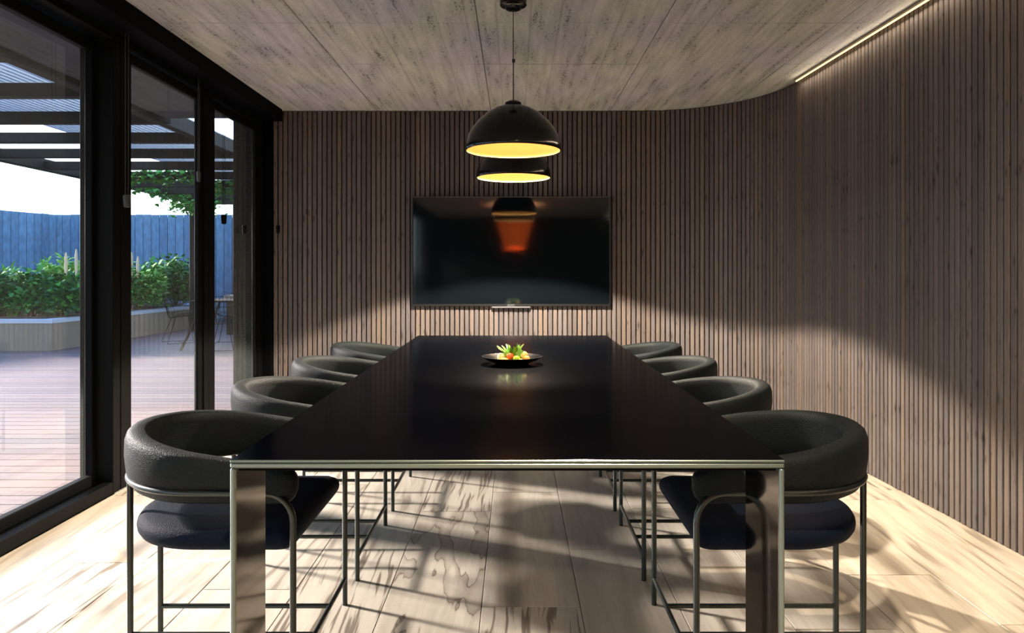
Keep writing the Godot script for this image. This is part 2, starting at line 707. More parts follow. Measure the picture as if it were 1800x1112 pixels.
func led_strip() -> void:
	var t := thing("led_strip", "thin warm light strip glowing where right wall meets ceiling", "light")
	var glow := flat(Color(1, 0.8, 0.5), 0.5)
	glow.emission_enabled = true
	glow.emission = Color(1.0, 0.84, 0.60)
	glow.emission_energy_multiplier = 1.35
	var a := V(wall_x(5.18) - 0.039, CEIL - 0.012, 5.18)
	var b := V(wall_x(REAR) - 0.039, CEIL - 0.012, REAR + 0.01)
	part("housing", Shape.new().loft([PackedVector3Array([a + Vector3(0.012, 0.004, 0), a + Vector3(0.012, 0.010, 0), a + Vector3(-0.022, 0.010, 0), a + Vector3(-0.022, 0.004, 0)]), PackedVector3Array([b + Vector3(0.012, 0.004, 0), b + Vector3(0.012, 0.010, 0), b + Vector3(-0.022, 0.010, 0), b + Vector3(-0.022, 0.004, 0)])]).mesh(20.0), flat(Color(0.45, 0.44, 0.42), 0.7), t)  # flat lip above the strip, shaped to keep its light off the ceiling
	part("diffuser", Shape.new().tube([a + Vector3(-0.002, -0.001, 0), b + Vector3(-0.002, -0.001, 0)], 0.005, 8).mesh(), glow, t)
	var l := AreaLight3D.new()
	l.name = "led_light"
	l.area_size = Vector2(11.1, 0.012)
	l.light_energy = 2.2
	l.light_color = Color(1.0, 0.90, 0.77)
	l.shadow_enabled = true
	l.area_range = 12.0
	add_child(l)
	var mid := (a + b) / 2 + Vector3(-0.006, -0.009, 0)
	var along := (b - a).normalized()
	var down := Vector3(-0.8, -1, 0).normalized()      # the profile is set at a slant, facing into the room
	var up := -down
	var zz := up
	var xx := along
	var yy := zz.cross(xx).normalized()
	l.transform = Transform3D(Basis(xx, yy, zz), mid)


func windows() -> void:
	# header over the glazing and the blind boxes in it
	var hd := struct_root("trim_2", "black header beam running above the window wall", "trim")
	part("header_beam", boxm(V(-2.27, 2.405, REAR - 0.05), V(-1.93, CEIL + 0.02, 6.14), 0.004), M.frame_dark, hd)
	# [first depth, last depth, recess of the sash, stile widths]
	var spans := [["window_1", 1.35, 3.927, 0.092, "large sliding window pane nearest the viewer"], ["window_2", 3.935, 5.06, 0.012, "middle fixed window between the two dark posts"], ["window_3", 5.066, 6.14, 0.012, "narrow far window beside the slatted back wall"], ["window_4", -1.24, 1.342, 0.012, "window beside the viewer outside the picture"], ["window_5", -3.83, -1.246, 0.012, "window behind the viewer outside the picture"], ["window_6", REAR - 0.04, -3.836, 0.012, "last window behind the viewer outside the picture"]]  # last three are out of view, set there to let in more daylight
	for s in spans:
		var w := struct_root(s[0], "black framed " + s[4], "window")
		var a: float = s[1]
		var b: float = s[2]
		var rec: float = s[3]
		var fw := 0.07
		var xo := -2.27 if rec > 0.05 else -2.142
		part("jamb", boxm(V(WIN, 0.0, a), V(xo, 2.41, a + fw), 0.003), M.frame, w)
		part("jamb", boxm(V(WIN, 0.0, b - fw), V(xo, 2.41, b), 0.003), M.frame, w)
		part("sill", boxm(V(WIN, 0.0, a + fw), V(WIN - (0.05 if rec > 0.05 else 0.012), 0.0625, b - fw), 0.003), M.frame, w)
		part("track", boxm(V(WIN - (0.05 if rec > 0.05 else 0.012), 0.0, a + fw), V(xo, 0.048, b - fw), 0.002), M.frame_dark, w)
		part("head", boxm(V(WIN, 2.37, a + fw), V(xo, 2.41, b - fw), 0.003), M.frame, w)
		var ns := part("sash", Shape.new().mesh() if false else sash(a + fw, b - fw, rec), M.frame, w)
		ns.set_meta("label", "black sash frame around the pane")
		var gx := WIN - rec - (0.034 if rec > 0.05 else 0.02)
		part("pane", pane(gx, a + fw + 0.02, b - fw - 0.02, 0.09, 2.33), M.glass, w)


func sash(a: float, b: float, rec: float) -> ArrayMesh:
	var x0 := WIN - rec
	var x1 := x0 - (0.040 if rec > 0.05 else 0.032)
	var st := 0.032 if rec > 0.05 else 0.06
	var s := Shape.new()
	s.box(V(x0, 0.05, a), V(x1, 2.36, a + st), 0.004)
	s.box(V(x0, 0.05, b - st), V(x1, 2.36, b), 0.004)
	s.box(V(x0, 0.05, a + st), V(x1, 0.107, b - st), 0.004)
	s.box(V(x0, 2.30, a + st), V(x1, 2.36, b - st), 0.004)
	return s.mesh()


# a sheet of glass; a smooth see-through material counts as a pane
func pane(x: float, d0: float, d1: float, y0: float, y1: float) -> ArrayMesh:
	var a := []
	a.resize(Mesh.ARRAY_MAX)
	a[Mesh.ARRAY_VERTEX] = PackedVector3Array([V(x, y0, d0), V(x, y1, d0), V(x, y1, d1), V(x, y0, d0), V(x, y1, d1), V(x, y0, d1)])
	var n := Vector3.RIGHT
	a[Mesh.ARRAY_NORMAL] = PackedVector3Array([n, n, n, n, n, n])
	var am := ArrayMesh.new()
	am.add_surface_from_arrays(Mesh.PRIMITIVE_TRIANGLES, a)
	return am


func blind_pulls() -> void:
	var spots := [[-2.03, 3.87, 1.53, "pale roller blind pull weight on long chain beside the near dark post", 0.036], [-2.03, 4.75, 1.77, "small grey blind pull weight hanging high beside the middle post", 0.024], [-2.03, 5.16, 1.525, "dark blind pull weight hanging against blue fence in far window", 0.036], [-2.03, 5.55, 1.475, "dark blind pull weight in middle of the far window", 0.03], [-1.96, 6.12, 1.51, "dark blind pull weight hanging in front of slatted back wall", 0.03]]
	for k in spots.size():
		var s = spots[k]
		var t := thing("blind_pull", s[3], "blind pull", V(s[0], 0, s[1]), "roller blind pulls")
		var w: float = s[4]
		var y: float = s[2]
		var mw: Material = M.weight if k < 2 else M.frame
		part("weight", Shape.new().lathe([Vector2(w * 0.3, y - 0.035), Vector2(w * 0.45, y - 0.03), Vector2(w * 0.55, y + 0.02), Vector2(w * 0.5, y + 0.028), Vector2(w * 0.35, y + 0.032)], Vector3.ZERO, 16).mesh(), mw, t)
		for q in [-1, 1]:
			part("chain", Shape.new().tube([Vector3(0.0, y + 0.02, q * w * 0.42), Vector3(0.0, 2.41, q * w * 0.42)], 0.0016, 6).mesh(), M.weight if k < 2 else M.frame, t)


# ------------------------------------------------------------------ furniture

func dining_table() -> void:
	var t := thing("conference_table", "long black glossy meeting table with slim metal edge and mirrored panel legs", "table", V(-0.0165, 0, 3.18))
	var hx := 0.6045
	var hz := 1.57
	part("tabletop", boxm(Vector3(-hx, 0.7435, -hz + 0.003), Vector3(hx, 0.75, hz - 0.003), 0.0012), M.black_gloss, t)
	for q in [-1, 1]:
		var s := Shape.new()
		s.box(Vector3(-hx, 0.7435, q * hz), Vector3(hx, 0.7495, q * (hz - 0.004)), 0.0018)
		s.box(Vector3(-hx, 0.731, q * hz), Vector3(hx, 0.743, q * (hz - 0.008)), 0.003)
		part("edge_strip", s.mesh(), M.table_metal, t)
		var e := Shape.new()
		e.box(Vector3(q * hx, 0.731, -hz + 0.008), Vector3(q * (hx - 0.008), 0.743, hz - 0.008), 0.003)
		part("edge_strip", e.mesh(), M.table_metal, t)
	part("under_frame", boxm(Vector3(-hx + 0.014, 0.723, -hz + 0.012), Vector3(hx - 0.014, 0.735, hz - 0.012), 0.002), M.frame_dark, t)
	for qx in [-1, 1]:
		for qz in [-1, 1]:
			var dep := 0.20 if qx < 0 else 0.24
			var hx2 := hx if qz > 0 else hx - 0.16          # the far pair stands further in, clear of the chairs
			var leg := part("leg", boxm(Vector3(qx * hx2, 0.0, qz * hz), Vector3(qx * (hx2 - 0.011), 0.731, qz * (hz - 0.009)), 0.003), M.table_metal, t)
			part("mirror_panel", boxm(Vector3(qx * (hx2 - 0.002), 0.0, qz * (hz - 0.009)), Vector3(qx * (hx2 - 0.011), 0.731, qz * (hz - dep)), 0.001), M.table_mirror, leg)


# the U of an armchair back in plan: (x towards the front, z across)
func u_path(n: int, grow := 0.0, front := 0.267) -> Array:
	var p := []
	var rx := 0.285 + grow
	var rz := 0.295 + grow
	var m := n / 5
	for k in m:
		p.append(Vector2(lerpf(front, 0.0, float(k) / m), -rz))
	for k in n - 2 * m + 1:
		var a := PI * k / float(n - 2 * m)
		p.append(Vector2(-rx * sin(a), -rz * cos(a)))
	for k in range(1, m + 1):
		p.append(Vector2(lerpf(0.0, front, float(k) / m), rz))
	return p


func rim_y(x: float) -> float:
	var t := clampf((x + 0.285) / 0.54, 0.0, 1.0)
	return lerpf(0.709, 0.630, pow(t, 1.05))


func make_chair() -> Node3D:
	var t := thing("armchair", "x", "chair", Vector3.ZERO, "armchairs around the meeting table")
	# upholstered band
	var path := u_path(70, 0.0, 0.232)
	var rows := []
	var n := path.size()
	var ends := [[0.042, 0.12], [0.040, 0.40], [0.034, 0.66], [0.022, 0.87]]
	var section := func(k: int, push: float, size: float) -> PackedVector3Array:
		var a: Vector2 = path[maxi(k - 1, 0)]
		var b: Vector2 = path[mini(k + 1, n - 1)]
		var dir := (b - a).normalized()
		var out := Vector2(dir.y, -dir.x)
		if out.dot(path[k] - Vector2(0.05, 0)) < 0:
			out = -out
		var p: Vector2 = path[k] + dir * push
		var h := rim_y(p.x)
		var prof := [Vector2(0.002, 0.564), Vector2(0.012, 0.586), Vector2(0.017, h - 0.07), Vector2(0.016, h - 0.03), Vector2(0.010, h - 0.012), Vector2(-0.001, h - 0.003), Vector2(-0.018, h), Vector2(-0.036, h - 0.004), Vector2(-0.047, h - 0.014), Vector2(-0.052, h - 0.032), Vector2(-0.050, 0.60), Vector2(-0.046, 0.566), Vector2(-0.037, 0.540), Vector2(-0.020, 0.532), Vector2(-0.006, 0.541)]
		var mid := Vector2(-0.017, (h + 0.55) / 2)
		var ring := PackedVector3Array()
		for q in prof:
			var w: Vector2 = mid + (q - mid) * size
			var at: Vector2 = p + out * w.x
			ring.append(Vector3(at.x, w.y, at.y))
		return ring
	for e in ends:
		rows.append(section.call(0, -e[0], e[1]))
	for k in n:
		rows.append(section.call(k, 0.0, 1.0))
	for i in range(ends.size() - 1, -1, -1):
		rows.append(section.call(n - 1, ends[i][0], ends[i][1]))
	part("backrest", Shape.new().loft(rows).mesh(60.0), M.leather, t)
	# tube under it, bending down into the front legs
	var tp := []
	var r := 0.009
	var ry := 0.568
	for k in 7:
		var a := PI / 2 * k / 6.0
		tp.append(Vector3(0.267 - 0.075 * (1 - cos(a)), ry - 0.075 + 0.075 * sin(a), -0.301))
	for q in u_path(60, 0.006, 0.185):
		tp.append(Vector3(q.x, ry, q.y))
	for k in range(6, -1, -1):
		var a := PI / 2 * k / 6.0
		tp.append(Vector3(0.267 - 0.075 * (1 - cos(a)), ry - 0.075 + 0.075 * sin(a), 0.301))
	part("arm_rail", Shape.new().tube(tp, r, 10).mesh(60.0), M.chair_metal, t)
	for q in [-1, 1]:
		part("leg", Shape.new().tube([Vector3(0.267, 0, q * 0.301), Vector3(0.267, ry - 0.075, q * 0.301)], r, 12).mesh(), M.chair_metal, t)
		part("leg", Shape.new().tube([Vector3(-0.276, 0, q * 0.093), Vector3(-0.276, ry, q * 0.093)], r, 12).mesh(), M.chair_metal, t)
	part("stretcher", Shape.new().tube([Vector3(0.267, 0.09, -0.301), Vector3(0.267, 0.09, 0.301)], 0.0075, 10).mesh(), M.chair_metal, t)
	for q in [-1, 1]:
		part("stretcher", Shape.new().tube([Vector3(-0.276, 0.09, q * 0.093), Vector3(0.267, 0.09, q * 0.093)], 0.0075, 10).mesh(), M.chair_metal, t)
	# seat: a D in plan, soft edges
	var outline := []
	for k in 41:
		var a := PI * k / 40.0
		outline.append(Vector2(-0.02 - 0.245 * sin(a), -0.283 * cos(a)))
	for k in range(1, 7):
		outline.append(Vector2(lerpf(-0.02, 0.225, k / 6.0), 0.283))
	for k in range(1, 7):
		var a := PI / 2 * k / 6.0
		outline.append(Vector2(0.225 + 0.035 * sin(a), 0.248 + 0.035 * cos(a)))
	for k in range(1, 8):
		outline.append(Vector2(0.26, lerpf(0.248, -0.248, k / 8.0)))
	for k in range(0, 7):
		var a := PI / 2 * k / 6.0
		outline.append(Vector2(0.225 + 0.035 * cos(a), -0.248 - 0.035 * sin(a)))
	for k in range(1, 6):
		outline.append(Vector2(lerpf(0.225, -0.02, k / 6.0), -0.283))
	var seat := []
	for lv in [[0.22, 0.392], [0.05, 0.392], [0.025, 0.394], [0.010, 0.400], [0.002, 0.412], [0.0, 0.424], [0.002, 0.434], [0.010, 0.445], [0.024, 0.453], [0.05, 0.458], [0.10, 0.461], [0.16, 0.463], [0.22, 0.464]]:
		var ring := PackedVector3Array()
		for p in outline:
			var q: Vector2 = p * (1.0 - lv[0] / 0.30)
			ring.append(Vector3(q.x, lv[1], q.y))
		seat.append(ring)
	for ring in seat:
		for i in ring.size():
			ring[i].y += 0.008
	part("seat", Shape.new().loft(seat).mesh(60.0), M.seat_cloth, t)
	return t


func chairs() -> void:
	var proto := make_chair()
	var ds := [2.275, 3.08, 3.885, 4.69]
	var which := ["nearest the viewer", "second from the viewer", "third from the viewer", "farthest from the viewer"]
	var first := true
	for side in [-1, 1]:
		for k in 4:
			var c := proto
			if not first:
				c = proto.duplicate()
				c.name = numbered("armchair")
				add_child(c, true)
			first = false
			c.position = V(-0.859 if side < 0 else 0.752, 0, ds[k])
			c.rotation.y = 0.0 if side < 0 else PI
			c.set_meta("label", "charcoal barrel-back armchair %s on %s side of the table" % [which[k], "the window" if side < 0 else "the right slat wall"])


func television() -> void:
	var t := thing("television", "large black flat television mounted on slatted back wall", "television", V(-0.0285, 0, BACK - 0.03))
	var hw := 0.82
	var y0 := 0.873
	var y1 := 1.783
	part("body", boxm(Vector3(-hw + 0.02, y0 + 0.02, 0.0), Vector3(hw - 0.02, y1 - 0.02, 0.03), 0.006), M.bezel, t)
	var s := Shape.new()
	s.box(Vector3(-hw, y0, 0.028), Vector3(hw, y0 + 0.02, 0.046), 0.003)
	s.box(Vector3(-hw, y1 - 0.008, 0.028), Vector3(hw, y1, 0.046), 0.003)
	s.box(Vector3(-hw, y0 + 0.02, 0.028), Vector3(-hw + 0.008, y1 - 0.008, 0.046), 0.003)
	s.box(Vector3(hw - 0.008, y0 + 0.02, 0.028), Vector3(hw, y1 - 0.008, 0.046), 0.003)
	part("bezel", s.mesh(), M.bezel, t)
	part("screen", boxm(Vector3(-hw + 0.007, y0 + 0.019, 0.03), Vector3(hw - 0.007, y1 - 0.007, 0.043), 0.001), M.screen, t)
	part("chrome_bar", boxm(Vector3(-0.163, y0 - 0.014, 0.03), Vector3(0.157, y0 - 0.002, 0.05), 0.003), M.silver, t)
	var tm := TextMesh.new()
	tm.text = "SONY"
	tm.font_size = 24
	tm.pixel_size = 0.0009
	tm.depth = 0.001
	var sf := SystemFont.new()
	sf.font_names = PackedStringArray(["Droid Serif"])
	sf.font_weight = 700
	tm.font = sf
	part("lettering", tm, M.silver, t, Vector3(-0.003, y0 + 0.009, 0.047))


func pendants() -> void:
	var spots := [[3.64, "black glossy dome pendant lamp with gold inside, the nearer one", 0.25], [4.69, "black glossy dome pendant lamp hanging lower in view, behind the nearer one", 0.113]]
	for k in 2:
		var s = spots[k]
		var t := thing("pendant_lamp", s[1], "lamp", V(-0.008, 0, s[0]), "pendant lamps over the table")
		var y := 1.752
		var prof := [Vector2(0.236, 0.0), Vector2(0.2385, 0.004), Vector2(0.2385, 0.012), Vector2(0.235, 0.035), Vector2(0.224, 0.072), Vector2(0.203, 0.110), Vector2(0.172, 0.148), Vector2(0.132, 0.184), Vector2(0.090, 0.209), Vector2(0.052, 0.222), Vector2(0.03, 0.227)]
		var outer := []
		for p in prof:
			outer.append(Vector2(p.x, p.y + y))
		var inner := []
		for i in range(prof.size() - 1, -1, -1):
			inner.append(Vector2(maxf(prof[i].x - 0.003, 0.02), prof[i].y + y - (0.003 if i > 2 else 0.0)))
		var shade := part("shade", Shape.new().lathe_ring(outer + inner, Vector3.ZERO, 64).mesh(50.0), M.lamp_black, t)
		var lin := []
		for i in range(0, prof.size()):
			lin.append(Vector2(maxf(prof[i].x - 0.0045, 0.018), prof[i].y + y - (0.0045 if i > 2 else -0.001)))
		var lin2 := []
		for i in range(prof.size() - 1, -1, -1):
			lin2.append(Vector2(lin[i].x - 0.002, lin[i].y - (0.002 if i > 2 else 0.0)))
		part("gold_lining", Shape.new().lathe_ring(lin + lin2, Vector3.ZERO, 64).mesh(50.0), M.lamp_gold, shade)
		part("cap", Shape.new().lathe([Vector2(0.028, y + 0.222), Vector2(0.042, y + 0.226), Vector2(0.040, y + 0.238), Vector2(0.026, y + 0.246), Vector2(0.010, y + 0.252)], Vector3.ZERO, 28).mesh(), M.lamp_black, t)
		part("cord", Shape.new().tube([Vector3(0, y + 0.245, 0), Vector3(0, CEIL - 0.02, 0)], 0.0022, 8).mesh(), M.cord, t)
		if k == 0:
			part("canopy", Shape.new().lathe([Vector2(0.066, CEIL), Vector2(0.066, CEIL - 0.036), Vector2(0.060, CEIL - 0.042), Vector2(0.040, CEIL - 0.047), Vector2(0.036, CEIL - 0.056), Vector2(0.012, CEIL - 0.060)], Vector3.ZERO, 36).mesh(), M.lamp_black, t)
		else:
			part("canopy", Shape.new().lathe([Vector2(0.010, CEIL), Vector2(0.010, CEIL - 0.016), Vector2(0.006, CEIL - 0.022)], Vector3.ZERO, 16).mesh(), M.cord, t)
		var by: float = y + s[2] if k == 1 else y + 0.16
		part("bulb_holder", Shape.new().lathe([Vector2(0.02, by + 0.02), Vector2(0.018, y + 0.222)], Vector3.ZERO, 20).mesh(), M.copper, t)
		var glow := flat(Color(1, 0.9, 0.75), 0.4)
		glow.emission_enabled = true
		glow.emission = Color(1.0, 0.82, 0.55)
		glow.emission_energy_multiplier = 2.0
		part("bulb", Shape.new().ball(Vector3(0, by, 0), Vector3(0.022, 0.026, 0.022), 10).mesh(), glow, t)
		var l := OmniLight3D.new()
		l.name = "pendant_light"
		l.light_color = Color(1.0, 0.88, 0.70)
		l.light_energy = 0.05
		l.light_size = 0.02
		l.omni_range = 12.0
		l.omni_attenuation = 2.0
		l.shadow_enabled = true
		add_child(l, true)
		l.position = V(-0.008, by, s[0])
		var sp := SpotLight3D.new()                       # the beam that the reflector throws past the rim
		sp.name = "pendant_beam"
		sp.light_color = Color(1.0, 0.93, 0.84)
		sp.light_energy = 3.0 if k == 0 else 13.5
		sp.light_size = 0.02
		sp.spot_angle = rad_to_deg(atan(0.225 / (by - 1.752)))
		sp.spot_angle_attenuation = 0.12
		sp.spot_range = 12.0
		sp.shadow_enabled = true
		add_child(sp, true)
		sp.position = V(-0.008, by, s[0])
		sp.rotation.x = -PI / 2


func mirrored_lamp() -> void:
	# hangs behind the viewer; the photograph shows it only as the orange patch mirrored in the television
	var t := thing("drum_lamp", "orange tapered lamp shade behind the viewer, mirrored in the dark television", "lamp", V(0.0, 0, -2.6))
	var glow := flat(Color(0.9, 0.4, 0.12), 0.7)
	glow.emission_enabled = true
	glow.emission = Color(1.0, 0.42, 0.13)
	glow.emission_energy_multiplier = 1.5
	part("shade", Shape.new().lathe_ring([Vector2(0.21, 1.63), Vector2(0.40, 2.30), Vector2(0.393, 2.30), Vector2(0.204, 1.63)], Vector3.ZERO, 48).mesh(30.0), glow, t)
	part("spider", Shape.new().tube([Vector3(-0.395, 2.28, 0), Vector3(0.395, 2.28, 0)], 0.006, 6).mesh(), M.cord, t)
	part("cord", Shape.new().tube([Vector3(0, 2.0, 0), Vector3(0, CEIL - 0.005, 0)], 0.004, 6).mesh(), M.cord, t)
	part("canopy", Shape.new().lathe([Vector2(0.05, CEIL - 0.003), Vector2(0.05, CEIL - 0.03), Vector2(0.01, CEIL - 0.035)], Vector3.ZERO, 24).mesh(), M.lamp_black, t)
	var bg := flat(Color(1, 0.9, 0.75), 0.4)
	bg.emission_enabled = true
	bg.emission = Color(1.0, 0.8, 0.55)
	bg.emission_energy_multiplier = 2.0
	part("bulb", Shape.new().ball(Vector3(0, 1.95, 0), Vector3(0.05, 0.06, 0.05), 10).mesh(), bg, t)
	var l := OmniLight3D.new()
	l.name = "drum_lamp_light"
	l.light_color = Color(1.0, 0.80, 0.58)
	l.light_energy = 6.0
	l.light_size = 0.05
	l.omni_range = 14.0
	l.omni_attenuation = 2.0
	l.shadow_enabled = true
	add_child(l, true)
	l.position = V(0.0, 1.95, -2.6)


func unseen_downlights() -> void:  # unseen ceiling lamps, placed to brighten the near right wall and floor
	for k in 2:
		var at := V(0.3, CEIL - 0.004, [1.2, -1.4][k])
		var t := thing("unseen_downlight", ["round ceiling spotlight out of view before the viewer, placed to light the right wall", "round ceiling spotlight out of view behind the viewer, placed to light the right wall"][k], "light", at, "unseen ceiling spotlights lighting the right wall")
		part("ring", Shape.new().lathe_ring([Vector2(0.050, 0.0), Vector2(0.050, -0.012), Vector2(0.038, -0.014), Vector2(0.038, 0.0)], Vector3.ZERO, 28).mesh(), M.lamp_black, t)
		var g := flat(Color(1, 0.95, 0.9), 0.4)
		g.emission_enabled = true
		g.emission = Color(1.0, 0.9, 0.76)
		g.emission_energy_multiplier = 2.0
		part("lens", Shape.new().lathe([Vector2(0.036, 0.0), Vector2(0.036, -0.005), Vector2(0.01, -0.007)], Vector3.ZERO, 24).mesh(), g, t)
		var l := SpotLight3D.new()
		l.name = "unseen_downlight_beam"
		l.light_color = Color(1.0, 0.91, 0.79)
		l.light_energy = 4.5
		l.light_size = 0.035
		l.spot_angle = 80.0
		l.spot_angle_attenuation = 1.0
		l.spot_range = 14.0
		l.shadow_enabled = true
		add_child(l, true)
		l.position = at + Vector3(0, -0.03, 0)
		l.rotation.x = -PI / 2


func fruit_bowl() -> void:
	var at := V(-0.013, 0.75, 3.30)
	var b := thing("bowl", "shallow black glossy bowl of fruit standing on the table", "bowl", at)
	part("dish", Shape.new().lathe_ring([Vector2(0.05, 0.0), Vector2(0.075, 0.002), Vector2(0.11, 0.016), Vector2(0.134, 0.030), Vector2(0.136, 0.033), Vector2(0.132, 0.033), Vector2(0.108, 0.021), Vector2(0.072, 0.008), Vector2(0.04, 0.007), Vector2(0.002, 0.007), Vector2(0.002, 0.0)], Vector3.ZERO, 56).mesh(50.0), M.bowl, b)
	var fr := [
		["apricot", "small orange fruit in the middle of the black bowl", Vector3(-0.008, 0.034, 0.02), Vector3(0.018, 0.017, 0.018), Color(0.90, 0.42, 0.10), "orange"],
		["lime", "yellow-green round fruit at the front of the bowl", Vector3(0.020, 0.025, 0.038), Vector3(0.016, 0.015, 0.016), Color(0.72, 0.82, 0.12), "lime"],
		["lemon", "pale yellow fruit leaning on the right side of the bowl", Vector3(0.052, 0.034, 0.012), Vector3(0.020, 0.023, 0.018), Color(0.93, 0.82, 0.42), "lemon"],
		["peach", "peach-orange fruit at the right end of the bowl", Vector3(0.066, 0.024, 0.034), Vector3(0.014, 0.014, 0.014), Color(0.95, 0.66, 0.30), "peach"],
		["pear", "cream coloured fruit at the left end of the bowl", Vector3(-0.048, 0.030, 0.022), Vector3(0.017, 0.020, 0.016), Color(0.93, 0.85, 0.58), "pear"],
		["banana", "yellow slice of fruit lying front left in the bowl", Vector3(-0.036, 0.020, 0.045), Vector3(0.022, 0.011, 0.012), Color(0.93, 0.72, 0.32), "fruit"],
		["grape", "pale small berry at the front rim of the bowl", Vector3(0.040, 0.019, 0.052), Vector3(0.010, 0.009, 0.010), Color(0.90, 0.80, 0.62), "berry"],
	]
	for q in fr:
		var t := thing(q[0], q[1], q[5], at + q[2], "fruit in the black bowl")
		var body := Shape.new()
		var rows := []
		var rr: Vector3 = q[3]
		for k in range(1, 14):
			var a := PI * k / 14.0
			var ring := PackedVector3Array()
			for s in 22:
				var bb := TAU * s / 22
				var dent := 1.0 - 0.10 * exp(-pow(a / 0.35, 2.0))
				ring.append(Vector3(sin(a) * cos(bb) * rr.x, cos(a) * rr.y * dent, sin(a) * sin(bb) * rr.z * (1.0 + 0.04 * cos(2 * bb))))
			rows.append(ring)
		body.loft(rows)
		part("flesh", body.mesh(60.0), flat(q[4], 0.45), t)
		part("stalk", Shape.new().tube([Vector3(0, rr.y * 0.85, 0), Vector3(0.002, rr.y * 0.85 + 0.006, 0)], 0.0012, 6).mesh(), M.stem, t)
	# a tuft of green leaves standing up behind the fruit
	var g := thing("leaf_tuft", "bright green leafy tuft standing upright among the fruit", "leaves", at + Vector3(0.002, 0.007, -0.004), "fruit in the black bowl")
	part("heart", Shape.new().lathe([Vector2(0.012, 0.0), Vector2(0.022, 0.015), Vector2(0.020, 0.04), Vector2(0.006, 0.055)], Vector3.ZERO, 18).mesh(), flat(Color(0.36, 0.55, 0.10), 0.5), g)
	for k in 26:
		var ang := TAU * k / 26.0 * 2.618 + rng.randf() * 0.4
		var lean := 0.15 + 0.55 * float(k % 9) / 9.0
		var ln := 0.060 + rng.randf() * 0.030
		var rows := []
		for j in 7:
			var u := j / 6.0
			var w := 0.0085 * sin(PI * clampf(u * 0.85 + 0.12, 0, 1)) + 0.0008
			var c := Vector3(0, u * ln * cos(lean * u), 0.008 + u * ln * sin(lean * (0.4 + u)))
			rows.append(PackedVector3Array([c + Vector3(-w, 0, w * 0.5), c + Vector3(0, 0, -0.0012), c + Vector3(w, 0, w * 0.5), c + Vector3(0, 0, 0.0012)]))
		var col: Color = [Color(0.40, 0.60, 0.12), Color(0.28, 0.48, 0.10), Color(0.55, 0.70, 0.20)][k % 3]
		var lm := flat(col, 0.45)
		lm.backlight_enabled = true
		lm.backlight = Color(0.2, 0.3, 0.05)
		var o := piece("leaf", k, Shape.new().loft(rows).mesh(60.0), lm, g)
		o.rotation.y = ang
	# two loose salad leaves
	for k in 2:
		var t := thing("salad_leaf", ["light green leaf lying against the orange fruit", "light green leaf tucked beside the pale yellow fruit"][k], "leaf", at + [Vector3(-0.028, 0.020, 0.020), Vector3(0.036, 0.030, 0.022)][k], "fruit in the black bowl")
		var rows := []
		for j in 9:
			var u := j / 8.0
			var w := 0.020 * sin(PI * clampf(u * 0.9 + 0.08, 0, 1))
			var wav := 0.003 * sin(u * 14.0)
			rows.append(PackedVector3Array([Vector3(-w, u * 0.035 + wav, 0.006 - u * 0.01), Vector3(0, u * 0.037, 0.0), Vector3(w, u * 0.035 - wav, 0.006 - u * 0.01), Vector3(0, u * 0.037, 0.0015)]))
		part("blade", Shape.new().loft(rows).mesh(60.0), flat(Color(0.48, 0.68, 0.18), 0.5), t)


# ------------------------------------------------------------------ outside

